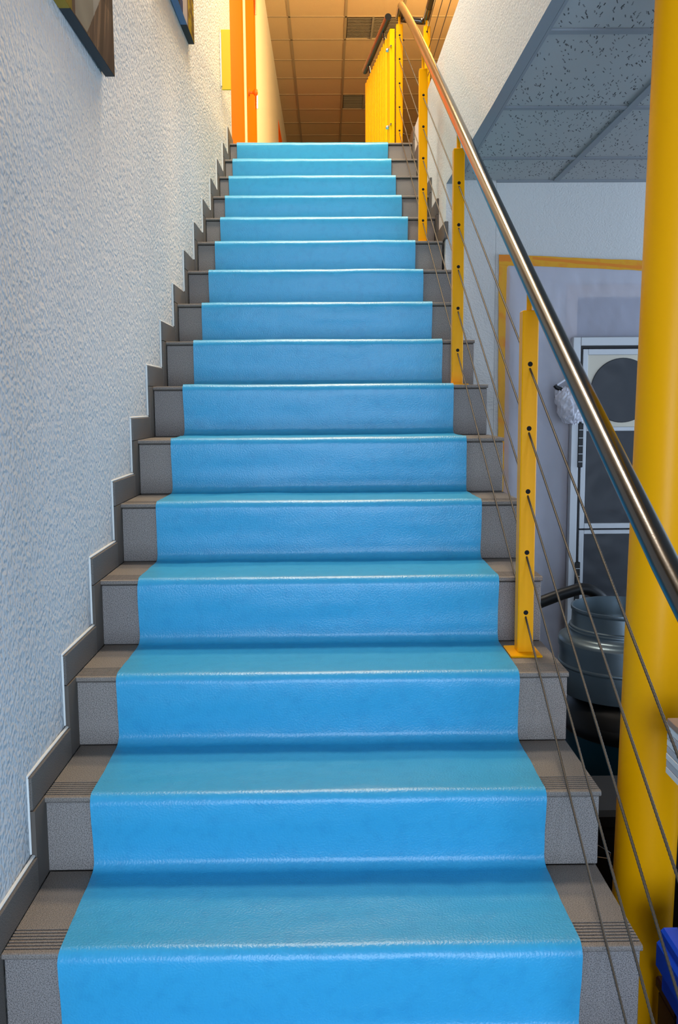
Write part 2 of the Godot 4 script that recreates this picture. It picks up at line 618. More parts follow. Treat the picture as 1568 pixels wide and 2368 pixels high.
	box(st, Vector3(5.0, FLOOR, -0.55), Vector3(5.2, TOP + 0.1, 4.0))
	box(st, Vector3(5.0, FLOOR, -2.75), Vector3(5.2, 0.0, -0.55))
	box(st, Vector3(5.0, 1.70, -2.75), Vector3(5.2, TOP + 0.1, -0.55))
	obj("plaster", st, M.plaster_fine, ws)
	var we := shell("wall_rear")
	st = begin()
	box(st, Vector3(-0.3, FLOOR - 0.2, 4.0), Vector3(0.0, TOP + 0.1, 4.2))
	box(st, Vector3(0.0, 1.70, 4.0), Vector3(1.7, TOP + 0.1, 4.2))
	box(st, Vector3(1.7, FLOOR - 0.2, 4.0), Vector3(2.5, TOP + 0.1, 4.2))
	box(st, Vector3(2.5, 1.75, 4.0), Vector3(4.7, TOP + 0.1, 4.2))
	box(st, Vector3(2.5, FLOOR - 0.2, 4.0), Vector3(4.7, 0.0, 4.2))
	box(st, Vector3(4.7, FLOOR - 0.2, 4.0), Vector3(5.2, TOP + 0.1, 4.2))
	obj("plaster", st, M.plaster_fine, we)
	var n := 0
	for w in [[0.0, 1.7, FLOOR, 1.70], [2.5, 4.7, 0.0, 1.75]]:
		n += 1
		var wn := shell("window_%d" % n)
		st = begin()
		box(st, Vector3(w[0], w[2], 4.06), Vector3(w[1], w[2] + 0.06, 4.12), 0.004)
		box(st, Vector3(w[0], w[3] - 0.06, 4.06), Vector3(w[1], w[3], 4.12), 0.004)
		for x in [w[0], (w[0] + w[1]) / 2 - 0.03, w[1] - 0.06]:
			box(st, Vector3(x, w[2] + 0.06, 4.06), Vector3(x + 0.06, w[3] - 0.06, 4.12), 0.004)
		obj("window_frame", st, M.white, wn)
		for h in 2:
			var x0: float = lerpf(w[0], w[1], h * 0.5) + (0.06 if h == 0 else 0.03)
			var x1: float = lerpf(w[0], w[1], h * 0.5 + 0.5) - (0.03 if h == 0 else 0.06)
			obj("pane", bx(Vector3(x0, w[2] + 0.06, 4.087), Vector3(x1, w[3] - 0.06, 4.093)), M.glass, wn)
	var w3 := shell("window_3")
	st = begin()
	box(st, Vector3(5.06, 0.0, -2.75), Vector3(5.12, 0.06, -0.55), 0.004)
	box(st, Vector3(5.06, 1.64, -2.75), Vector3(5.12, 1.70, -0.55), 0.004)
	for z in [-2.75, -1.68, -0.61]:
		box(st, Vector3(5.06, 0.06, z), Vector3(5.12, 1.64, z + 0.06), 0.004)
	obj("window_frame", st, M.white, w3)
	for z in [-2.69, -1.62]:
		obj("pane", bx(Vector3(5.087, 0.06, z), Vector3(5.093, 1.64, z + 1.01)), M.glass, w3)
	var wf := shell("wall_far")
	obj("plaster", bx(Vector3(-0.3, LAND - 0.2, -16.4), Vector3(5.2, TOP + 0.1, -16.2)), M.plaster_fine, wf)
	# hanging ceiling of the hall: boards laid in visible bars
	var cl := shell("ceiling")
	obj("ceiling_slab", bx(Vector3(1.236, SOFFIT + 0.03, BACK), Vector3(5.0, SOFFIT + 0.07, 4.0)), M.core, cl)
	var xs := [1.236, 1.70, 2.37, 3.04, 3.71, 4.38, 5.0]
	var zz := [BACK]
	for i in 11:
		zz.append(-2.475 + 0.67 * i)
	zz.append(4.0)
	for i in xs.size() - 1:
		for j in zz.size() - 1:
			var t := bx(Vector3(xs[i] + 0.005, SOFFIT + 0.003, zz[j] + 0.005), Vector3(xs[i + 1] - 0.005, SOFFIT + 0.018, zz[j + 1] - 0.005), 0.002)
			obj("ceiling_tile", t, M.ceiling_tile, cl)
	for i in range(1, xs.size() - 1):
		obj("ceiling_bar", bx(Vector3(xs[i] - 0.014, SOFFIT - 0.004, BACK), Vector3(xs[i] + 0.014, SOFFIT + 0.0025, 4.0)), M.ceiling_bar, cl)
	for j in range(1, zz.size() - 1):
		obj("ceiling_bar", bx(Vector3(1.236, SOFFIT - 0.003, zz[j] - 0.014), Vector3(5.0, SOFFIT + 0.0025, zz[j] + 0.014)), M.ceiling_bar, cl)
	obj("edge_bar", bx(Vector3(1.236, SOFFIT - 0.012, BACK), Vector3(1.245, SOFFIT + 0.003, 4.0)), M.ceiling_bar, cl)
	obj("edge_bar", bx(Vector3(1.42, SOFFIT - 0.008, BACK), Vector3(5.0, SOFFIT + 0.003, BACK + 0.012)), M.ceiling_bar, cl)
	# ceiling of the upper floor
	var cu := shell("ceiling_001")
	obj("ceiling_slab", bx(Vector3(-0.3, TOP + 0.03, -16.4), Vector3(5.2, TOP + 0.2, 4.2)), M.core, cu)
	var near := bx(Vector3(0.0, TOP, -8.06), Vector3(5.0, TOP + 0.02, 4.0))
	obj("ceiling_panel", near, M.upper_tile, cu)
	var small := BoxMesh.new()
	small.size = Vector3(0.59, 0.016, 0.595)
	var x_lines := [0.24, 0.843, 1.446, 2.049, 2.652]
	for j in 13:
		var zc := -8.06 - 0.612 * (j + 0.5)
		for i in 4:
			if (i == 2 - 1) and (j == 1 or j == 5):
				continue
			mesh_obj("ceiling_tile", small, M.upper_tile, cu, Vector3(x_lines[i] + 0.3015, TOP + 0.009, zc))
		obj("ceiling_tile", bx(Vector3(0.0, TOP + 0.001, zc - 0.2975), Vector3(0.233, TOP + 0.017, zc + 0.2975)), M.upper_tile, cu)
		obj("ceiling_tile", bx(Vector3(2.66, TOP + 0.001, zc - 0.2975), Vector3(5.0, TOP + 0.017, zc + 0.2975)), M.upper_tile, cu)
	for x in x_lines:
		obj("ceiling_bar", bx(Vector3(x - 0.012, TOP - 0.005, -16.1), Vector3(x + 0.012, TOP + 0.003, -8.06)), M.upper_bar, cu)
	for j in 14:
		var z := -8.06 - 0.612 * j
		obj("ceiling_bar", bx(Vector3(0.0, TOP - 0.005, z - 0.011), Vector3(5.0, TOP + 0.003, z + 0.011)), M.upper_bar, cu)
	# doors on the landing
	door(1, -4.60, -5.595, "orange door nearest the top of the stairs", false)
	door(2, -5.825, -6.865, "orange door with a round knob past the first door", true)
	door(3, -10.70, -11.90, "farthest orange door, a sliver low in the corridor", false)

func door(n: int, z0: float, z1: float, label: String, knob: bool) -> void:
	var d := shell("door_%d" % n, label, "door")
	var h := 4.66
	var st := begin()
	box(st, Vector3(-0.10, LAND, z0 - 0.075), Vector3(0.0085, h, z0), 0.004)
	box(st, Vector3(-0.10, LAND, z1), Vector3(0.0085, h, z1 + 0.075), 0.004)
	box(st, Vector3(-0.10, h - 0.075, z1 + 0.075), Vector3(0.0085, h, z0 - 0.075), 0.004)
	obj("door_frame", st, M.orange, d)
	obj("door_leaf", bx(Vector3(-0.05, LAND + 0.006, z1 + 0.078), Vector3(0.003, h - 0.078, z0 - 0.078), 0.003), M.orange, d)
	for y in ([LAND + 1.02, LAND + 1.80] if knob else []):
		st = begin()
		tube(st, PackedVector3Array([Vector3(0.016, y - 0.06, z1 + 0.072), Vector3(0.016, y + 0.06, z1 + 0.072)]), 0.012, 10)
		obj("hinge", st, M.chrome, d)
	if not knob:
		return
	st = begin()
	var ky := LAND + 0.86
	lathe(st, Vector3(0.003, ky, z0 - 0.24), [[0.0, 0.0], [0.028, 0.0, 1], [0.028, 0.008, 1], [0.011, 0.010], [0.011, 0.035], [0.024, 0.045], [0.028, 0.060], [0.020, 0.072], [0.0, 0.075]], 16, 1, Basis(Vector3(0, 1, 0), Vector3(1, 0, 0), Vector3(0, 0, -1)))
	obj("handle", st, M.orange_dark, d)

# ------------------------------------------------------------------ stairs
func make_stairs() -> void:
	var s := thing("staircase", "straight flight of grey-brown stone-tiled steps under the blue runner", "staircase")
	for k in range(-2, 16):
		var y := ty(k) if k >= 0 else k * R
		var yb := (ty(k - 1) if k >= 1 else (k - 1) * R) if k > -2 else FLOOR
		var x0 := at_step(XL, k)
		var x1 := at_step(XR, k)
		var z := -k * T
		var deep := T if k < 15 else 0.34
		# tread with anti-slip grooves
		var p := PackedVector2Array()
		p.append(Vector2(z - deep - OV + 0.001, y - 0.012))
		p.append(Vector2(z - 0.003, y - 0.012))
		p.append(Vector2(z, y - 0.009))
		p.append(Vector2(z, y - 0.004))
		p.append(Vector2(z - 0.001, y - 0.0012))
		p.append(Vector2(z - 0.004, y))
		var g := z - 0.014
		for i in 7:
			p.append(Vector2(g, y))
			p.append(Vector2(g - 0.0008, y - 0.0032))
			p.append(Vector2(g - 0.0036, y - 0.0032))
			p.append(Vector2(g - 0.0044, y))
			g -= 0.0102
		p.append(Vector2(z - deep - OV + 0.001, y))
		var st := begin()
		extrude_x(st, p, x0 + 0.0005, x1)
		obj("tread", st, M["tread%d" % posmod(k * 7, 3)], s)
		# riser tile, set back under the nosing
		obj("riser", bx(Vector3(x0 + 0.0015, yb + 0.0015, z - OV - 0.010), Vector3(x1 - 0.0015, y - 0.0155, z - OV), 0.0015), M["riser%d" % posmod(k * 5 + 1, 3)], s)
		st = begin()
		box(st, Vector3(x0 + 0.001, maxf(yb - 0.25, FLOOR), z - deep - OV), Vector3(x1 - 0.002, y - 0.0125, z - OV - 0.0101))
		obj("step_core", st, M.grout, s)
	# skirting: on each step a lying tile, and a standing tile against each riser
	for side in 2:
		var b := shell("baseboard_left" if side == 0 else "baseboard_right")
		for k in range(-2 if side == 0 else 10, 16):
			var y := ty(k) if k >= 0 else k * R
			var yb := (ty(k - 1) if k >= 1 else (k - 1) * R) if k > -2 else FLOOR
			var z := -k * T
			var zn := z - T if k < 15 else (-4.58 if side == 0 else -4.70)
			var ybk := ty(k + 1) if k >= 0 and k < 15 else (k + 1) * R
			var leg := 0.066
			var hh := 0.072 if k < 9 else 0.078
			for half in 2:
				var x0 := 0.0
				var x1 := 0.0
				if side == 0:
					x1 = at_step(XL, k)
					x0 = x1 - 0.016
				else:
					x0 = at_step(XR, k)
					x1 = x0 + 0.018
				var st := begin()
				if half == 0:
					var e := zn + (leg if k < 15 else 0.0)
					box(st, Vector3(x0, y + 0.001, e + 0.001), Vector3(x1, y + hh, z + leg - 0.001), 0.0012)
				else:
					if side == 1 and z + leg > BACK:
						continue
					box(st, Vector3(x0, yb + 0.001, z - OV), Vector3(x1, y - 0.001, z + leg - 0.001), 0.0012)
				obj("skirting_tile", st, M["skirt%d" % posmod(k * 3 + half * 2 + side, 3)], b)
			# bead of white sealant where the plaster meets the tiles
			if side == 0:
				var wx := at_step(XL, k) - 0.012
				var seal := begin()
				var e2 := zn + (leg if k < 15 else 0.0)
				box(seal, Vector3(wx, y + hh + 0.0003, e2), Vector3(wx + 0.007, y + hh + 0.0055, z + leg + 0.005), 0.0015)
				if k > -2:
					var hb := 0.072 if k - 1 < 9 else 0.078
					box(seal, Vector3(wx, yb + hb + 0.006, z + leg + 0.0003), Vector3(wx + 0.007, y + hh + 0.0003, z + leg + 0.0045), 0.0015)
				obj("sealant_bead", seal, M.white, b)
			# grout behind the leg, up to the next tile
			if side == 0 and k < 15:
				var gx := at_step(XL, k)
				obj("joint", bx(Vector3(gx - 0.016, y + 0.0005, zn - OV), Vector3(gx - 0.002, ybk - 0.0005, zn + leg)), M.grout, b)

# ------------------------------------------------------------------ runner
func make_runner() -> void:
	var prof: Array[Vector3] = []      # (z, y, step)
	prof.append(Vector3(1.6, FLOOR + 0.003, 0))
	prof.append(Vector3(2 * T + 0.14, FLOOR + 0.003, 0))
	for k in range(-2, 16):
		var y := ty(k) if k >= 0 else k * R
		var yb := (ty(k - 1) if k >= 1 else (k - 1) * R) if k > -2 else FLOOR
		var z := -k * T
		# inner corner: the sheet rounds off a little, then climbs the riser
		var zc := z - OV + 0.003
		for i in 6:
			var a := PI / 2 * i / 5.0
			prof.append(Vector3(zc + 0.026 - 0.026 * sin(a), yb + 0.0030 + 0.026 - 0.026 * cos(a), k))
		prof.append(Vector3(z - 0.003, lerpf(yb, y, 0.45), k))
		prof.append(Vector3(z + 0.003, lerpf(yb, y, 0.68), k))
		# nosing
		var rr := 0.022
		var zn := z + 0.0065
		for i in 8:
			var a := PI / 2 * i / 7.0
			prof.append(Vector3(zn - rr + rr * cos(a), y + 0.0042 - rr + rr * sin(a), k))
		if k < 15:
			prof.append(Vector3(z - 0.07, y + 0.0030, k + 0.25))
			prof.append(Vector3(z - 0.14, y + 0.0025, k + 0.5))
			prof.append(Vector3(z - 0.20, y + 0.0025, k + 0.7))
			prof.append(Vector3(z - 0.245, y + 0.0025, k + 0.85))
		else:
			prof.append(Vector3(z - 0.5, y + 0.0025, 15))
			prof.append(Vector3(z - 3.2, y + 0.0025, 15))
	# refine
	var fine: Array[Vector3] = []
	for i in prof.size() - 1:
		var n := clampi(int(Vector2(prof[i].x, prof[i].y).distance_to(Vector2(prof[i + 1].x, prof[i + 1].y)) / 0.016), 1, 12)
		for j in n:
			fine.append(prof[i].lerp(prof[i + 1], float(j) / n))
	fine.append(prof[prof.size() - 1])
	var nx := 72
	var n1 := noise(101, 1.0, 3)
	var n2 := noise(102, 1.0, 2)
	var n3 := noise(103, 1.0, 2)
	var rows := []
	var outs := []
	for i in fine.size():
		var p := fine[i]
		var a := fine[maxi(i - 1, 0)]
		var b := fine[mini(i + 1, fine.size() - 1)]
		var t := Vector2(b.x - a.x, b.y - a.y).normalized()
		var nrm := Vector3(0, -t.x, t.y)    # out of the steps
		var l := at_step(CL, p.z) + 0.002 * n2.get_noise_2d(i * 0.06, 5.0)
		var r := at_step(CR, p.z) + 0.002 * n2.get_noise_2d(i * 0.06, 55.0)
		var row := PackedVector3Array()
		var k := roundf(p.z)
		# creases are strongest just under the nosings, where the sheet hangs free
		var below := clampf((-p.x / T - k) * T / -0.02, 0.0, 1.0)
		for j in nx + 1:
			var u := float(j) / nx
			var x := lerpf(l, r, u)
			var w := 0.0024 * (0.5 + 0.5 * n1.get_noise_2d(x * 2.2 + k * 9.1, p.x * 14.0 + p.y * 14.0))
			w += 0.0016 * n3.get_noise_2d(x * 6.0 + k * 4.3, (p.y * 40.0 + p.x * 22.0)) * (0.4 + 0.6 * below)
			w += 0.0030 * maxf(0.0, n2.get_noise_2d(x * 1.6 + 31.0, k * 7.7 + p.y * 9.0))
			row.append(Vector3(x, p.y, p.x) + nrm * (w + 0.0006))
		rows.append(row)
		outs.append(nrm)
	var st := begin()
	var th := 0.0014
	for i in rows.size() - 1:
		for j in nx:
			quad(st, rows[i][j], rows[i][j + 1], rows[i + 1][j + 1], rows[i + 1][j], outs[i] + outs[i + 1], 1)
		var oa: Vector3 = outs[i] * th
		var ob: Vector3 = outs[i + 1] * th
		quad(st, rows[i][0], rows[i + 1][0], rows[i + 1][0] - ob, rows[i][0] - oa, Vector3.LEFT)
		quad(st, rows[i][nx], rows[i + 1][nx], rows[i + 1][nx] - ob, rows[i][nx] - oa, Vector3.RIGHT)
	var o := obj("stair_runner", st, M.runner)
	tag(o, "glossy light blue runner draped down the middle of the stairs", "runner")

# ------------------------------------------------------------------ balustrade
func post(parent: Node3D, at: Vector3, top: float, holes: Array, stem_to: float, plate := true) -> void:
	var h := 0.0205
	var st := begin()
	box(st, Vector3(at.x - h, at.y + 0.004, at.z - h), Vector3(at.x + h, top, at.z + h), 0.0025)
	var p := obj("post", st, M.yellow, parent)
	if plate:
		obj("base_plate", bx(Vector3(at.x - 0.044, at.y, at.z - 0.05), Vector3(at.x + 0.038, at.y + 0.006, at.z + 0.055), 0.0015), M.yellow, p)
	st = begin()
	tube(st, PackedVector3Array([Vector3(at.x, top - 0.004, at.z), Vector3(at.x, stem_to, at.z)]), 0.0075, 12)
	obj("stem", st, M.yellow, p)
	for y in holes:
		st = begin()
		lathe(st, Vector3(at.x, y, at.z + h - 0.0002), [[0.0, 0.0003], [0.0062, 0.0003], [0.0066, 0.0]], 16, 1, Basis(Vector3(1, 0, 0), Vector3(0, 0, 1), Vector3(0, -1, 0)))
		obj("bore", st, M.hole, p)

func make_rails() -> void:
	var r := thing("stair_railing", "yellow stair balustrade with steel handrail and slanting wire cables", "railing")
	# handrail: along the flight, level over the landing, round to the upper floor
	var c := PackedVector3Array()
	c.append(Vector3(1.117, 0.42, 0.90))
	for i in 47:
		var z := lerpf(0.239, -4.335, i / 46.0)
		c.append(Vector3(((-0.001686 * z - 0.01171) * z - 0.011335) * z + 1.11968, ((0.005889 * z + 0.036833) * z - 0.537699) * z + 0.883856, z))
	var u := PackedVector3Array()
	for i in c.size():
		u.append(c[i])
	u.append(Vector3(1.083, 3.425, -4.52))
	u.append(Vector3(1.256, 3.405, -4.52))
	u.append(Vector3(1.256, 3.405, -4.30))
	var main := bend(u, 0.035)
	var st := begin()
	tube(st, main, 0.0212, 28)
	obj("handrail", st, M.steel, r)
	var hz := [0.52, -0.765, -1.925, -3.085, -4.452]
	var step_of := [-2, 2, 6, 10, 15]
	var holes := [[0.374, 0.205, 0.045, -0.120, -0.286], [1.0956, 0.9341, 0.7733, 0.6154, 0.4574], [1.8072, 1.6569, 1.505, 1.3531, 1.198], [2.491, 2.3436, 2.195, 2.0474, 1.8986], [3.2904, 3.1484, 3.0029, 2.8593, 2.7174]]
	var tops := [0.525, 1.229, 1.9316, 2.6153, 3.357]
	var stems := [0.60, 1.295, 2.01, 2.69, 3.41]
	for i in 5:
		var k: int = step_of[i]
		var z: float = hz[i]
		var base := ty(k) if k >= 0 else k * R + 0.001
		post(r, Vector3(rail_x(z), base, z), tops[i], holes[i], stems[i], i != 4)
	for n in 5:
		var pts := PackedVector3Array()
		var keys := []
		for i in 5:
			keys.append(Vector3(rail_x(hz[i]), holes[i][n], hz[i]))
		for i in 4:
			var a: Vector3 = keys[i]
			var b: Vector3 = keys[i + 1]
			var m := int(a.distance_to(b) / 0.003)
			for j in m:
				pts.append(a.lerp(b, float(j) / m))
		pts.append(keys[4])
		st = begin()
		tube(st, pts, 0.0029, 9, true, 3, 0.022, 0.30)
		obj("cable", st, M.rope, r)
		# end fitting on the landing post
	for y in [3.2904, 2.7174 + 0.005]:
		st = begin()
		tube(st, PackedVector3Array([Vector3(1.106, y - 0.02, -4.455), Vector3(1.116, y - 0.02, -4.455)]), 0.006, 10)
		obj("end_fitting", st, M.rope, r)
	# upper railing beside the stairwell, on the slab edge
	var up := thing("upper_railing", "yellow upper floor railing with dark handrail and level wires on the slab edge", "railing")
	st = begin()
	tube(st, PackedVector3Array([Vector3(1.256, 3.405, -4.295), Vector3(1.258, 3.405, 3.6)]), 0.0212, 20)
	obj("handrail", st, M.dark_rail, up)
	var uh := [3.311, 3.172, 3.028, 2.886]
	for z in [-4.452, -2.86, -1.26, 0.34, 1.94]:
		post(up, Vector3(1.256, SLAB if z > -4.7 else LAND, z), 3.345, uh, 3.395, true)
	for y in uh:
		st = begin()
		tube(st, PackedVector3Array([Vector3(1.256, y, -4.452), Vector3(1.256, y, 3.5)]), 0.0026, 8)
		obj("cable", st, M.rope, up)
	# corrugated gate, swung open onto the landing
	var g := thing("safety_gate", "yellow corrugated safety gate standing open at the top of the stairs", "gate", Vector3(1.040, LAND, -4.45))
	var along := (Vector3(0.928, 0, -5.42) - Vector3(1.040, 0, -4.45))
	var len_ := along.length()
	var ax := along.normalized()
	var side := Vector3(ax.z, 0, -ax.x)
	if side.x > 0:
		side = -side
	# ribbed sheet, built of separate folds
	var waves := 13
	var x_start := 0.11
	for i in waves:
		st = begin()
		var a := x_start + (len_ - x_start) * i / waves
		var b := x_start + (len_ - x_start) * (i + 1) / waves
		var w := b - a
		var pr := [[a, 0.0], [a + w * 0.22, 0.0], [a + w * 0.32, 0.022], [a + w * 0.72, 0.022], [b, 0.0]]
		for j in 4:
			var p: Array = pr[j]
			var q: Array = pr[j + 1]
			var pa: Vector3 = ax * p[0] + side * p[1]
			var pb: Vector3 = ax * q[0] + side * q[1]
			for f in [[0.0, 1.0], [-0.0015, -1.0]]:
				var o: Vector3 = side * f[0]
				quad(st, pa + o + Vector3.UP * 0.012, pb + o + Vector3.UP * 0.012, pb + o + Vector3.UP * 0.70, pa + o + Vector3.UP * 0.70, side * f[1])
			quad(st, pa + Vector3.UP * 0.70, pb + Vector3.UP * 0.70, pb - side * 0.0015 + Vector3.UP * 0.70, pa - side * 0.0015 + Vector3.UP * 0.70, Vector3.UP)
		obj("sheet_rib", st, M.gate_yellow, g)
	var fr := Basis(ax, Vector3.UP, ax.cross(Vector3.UP))
	st = begin()
	box(st, Vector3(0.0, 0.012, -0.016), Vector3(0.10, 0.715, 0.016), 0.003, Transform3D(fr, Vector3.ZERO))
	obj("hinge_stile", st, M.gate_yellow, g)
	st = begin()
	box(st, Vector3(0.10, 0.66, -0.018), Vector3(len_ * 0.78, 0.69, 0.0), 0.003, Transform3D(fr, -side * 0.004))
	obj("cross_rail", st, M.gate_yellow, g)
	st = begin()
	box(st, Vector3(0.10, 0.05, -0.018), Vector3(len_, 0.08, 0.0), 0.003, Transform3D(fr, -side * 0.004))
	obj("cross_rail", st, M.gate_yellow, g)
	st = begin()
	tube(st, PackedVector3Array([ax * -0.02 + side * 0.03 + Vector3.UP * 0.775, ax * (len_ * 0.94) + side * 0.03 + Vector3.UP * 0.775]), 0.021, 20)
	obj("top_tube", st, M.dark_rail, g)
	for d in [0.18, 0.78]:
		st = begin()
		tube(st, PackedVector3Array([ax * (len_ * d) + side * 0.012 + Vector3.UP * 0.68, ax * (len_ * d) + side * 0.03 + Vector3.UP * 0.765]), 0.007, 10)
		obj("tube_bracket", st, M.dark_rail, g)
	for y in [0.135, 0.605]:
		st = begin()
		lathe(st, ax * 0.055 + Vector3.UP * y - side * 0.0 + Vector3(0, 0, 0.0), [[0.0, 0.034], [0.010, 0.032], [0.012, 0.026], [0.012, 0.016], [0.016, 0.014], [0.016, 0.008]], 14, 1, Basis(Vector3.UP, side, Vector3.UP.cross(side)))
		tube(st, PackedVector3Array([ax * 0.05 + side * 0.02 + Vector3.UP * y, ax * -0.01 + side * 0.01 + Vector3.UP * (y + 0.004)]), 0.005, 8)
		obj("hinge", st, M.chrome, g)

# ------------------------------------------------------------------ on the left wall
func picture(called: String, label: String, z0: float, z1: float, y0: float, y1: float, x: float, depth: float, tex: Texture2D, edge_far: Color, edge_near: Color, split: float) -> void:
	var p := thing(called, label, "picture", Vector3(x, y0, z0))
	var L := z0 - z1
	# the print is wrapped round the stretcher, so its edges carry two tones
	obj("stretcher", bx(Vector3(0.001, 0.0, -L), Vector3(depth, y1 - y0, -split), 0.001), mat(edge_far, 0.7), p)
	obj("stretcher", bx(Vector3(0.001, 0.0, -split), Vector3(depth, y1 - y0, 0.0), 0.001), mat(edge_near, 0.7), p)
	var st := begin()
	var X := depth + 0.0006
	var q := [Vector3(X, 0.0005, 0), Vector3(X, 0.0005, -L), Vector3(X, y1 - y0, -L), Vector3(X, y1 - y0, 0)]
	var uv := [Vector2(0, 1), Vector2(1, 1), Vector2(1, 0), Vector2(0, 0)]
	for i in [0, 2, 1, 0, 3, 2]:
		st.set_uv(uv[i])
		st.set_normal(Vector3.RIGHT)
		st.add_vertex(q[i])
	var m := mat(Color(0.8, 0.8, 0.8), 0.9)
	m.metallic_specular = 0.2
	m.albedo_texture = tex
	var o := MeshInstance3D.new()
	o.name = "print"
	o.mesh = st.commit()
	o.material_override = m
	p.add_child(o, true)

func print_one() -> ImageTexture:
	var im := Image.create(384, 384, true, Image.FORMAT_RGB8)
	var n := noise(201, 0.02, 4)
	var n2 := noise(202, 0.006, 3)
	for y in 384:
		for x in 384:
			var z := 0.42 + x / 384.0 * 0.754      # distance along the wall
			var h := (1.0 - y / 384.0) * 0.666     # height over the lower edge
			var g := n.get_noise_2d((z * 1.3 - h * 0.35) * 620.0, h * 70.0)
			var col := Color(0.27, 0.205, 0.165).lerp(Color(0.40, 0.315, 0.26), clampf(0.5 + g * 1.1, 0.0, 1.0))
			if g > 0.36:
				col = Color(0.50, 0.39, 0.30)
			if h > 0.16:
				col = col.darkened(0.18)
			# pale worn shape
			var foot := 0.004 + maxf(0.0, z - 0.87) * 0.92
			if z > 0.762 and z < 1.10 and h > foot and h < 0.5:
				col = Color(0.50, 0.47, 0.41).lerp(Color(0.60, 0.57, 0.50), clampf(0.5 + n2.get_noise_2d(x, y), 0, 1))
				if h > 0.05 + (z - 0.93) * 0.2 and z > 0.945:
					col = col.lightened(0.22)
			if z < 0.735:
				col = Color(0.42, 0.36, 0.08).lerp(Color(0.56, 0.47, 0.12), clampf(0.5 + g, 0, 1))
			im.set_pixel(x, y, col)
	im.generate_mipmaps()
	return ImageTexture.create_from_image(im)

func print_two() -> ImageTexture:
	var im := Image.create(384, 384, true, Image.FORMAT_RGB8)
	var n := noise(211, 0.02, 4)
	for y in 384:
		for x in 384:
			var z := 2.02 + x / 384.0 * 0.832
			var h := (1.0 - y / 384.0) * 0.652
			var g := n.get_noise_2d(z * 300.0 + h * 60.0, h * 700.0)
			var col := Color(0.74, 0.70, 0.70)
			if z > 2.640:
				col = Color(0.46, 0.38, 0.33)
			if z > 2.672:
				col = Color(0.66, 0.56, 0.06).lerp(Color(0.36, 0.27, 0.09), clampf(0.35 + g * 1.6, 0.0, 1.0))
			if z < 2.44:
				col = Color(0.10, 0.11, 0.14)
			elif z < 2.52 and h < 0.05:
				col = Color(0.13, 0.22, 0.42)
			im.set_pixel(x, y, col)
	im.generate_mipmaps()
	return ImageTexture.create_from_image(im)

func make_wall_things() -> void:
	picture("canvas_picture", "large brown canvas picture nearest the viewer, high on the left wall", -0.42, -1.174, 1.934, 2.60, left_x(-0.9) - 0.008, 0.028, print_one(), Color(0.17, 0.19, 0.21), Color(0.62, 0.50, 0.08), 0.30)
	picture("canvas_picture", "smaller yellow and white canvas picture farther up the stairs", -2.02, -2.852, 2.648, 3.3, left_x(-2.5) - 0.008, 0.030, print_two(), Color(0.14, 0.13, 0.13), Color(0.36, 0.47, 0.62), 0.613)
	var z := -4.02
	var sg := thing("wall_sign", "blank yellow-green plate sticking out from the wall before the orange door", "sign", Vector3(left_x(z) - 0.01, 2.83, z))
	obj("plate", bx(Vector3(0.006, 0.0, -0.006), Vector3(0.058, 0.335, 0.006), 0.002), M.sign_yellow, sg)
	obj("bracket", bx(Vector3(0.0, 0.02, -0.012), Vector3(0.0065, 0.315, 0.012), 0.001), M.white, sg)

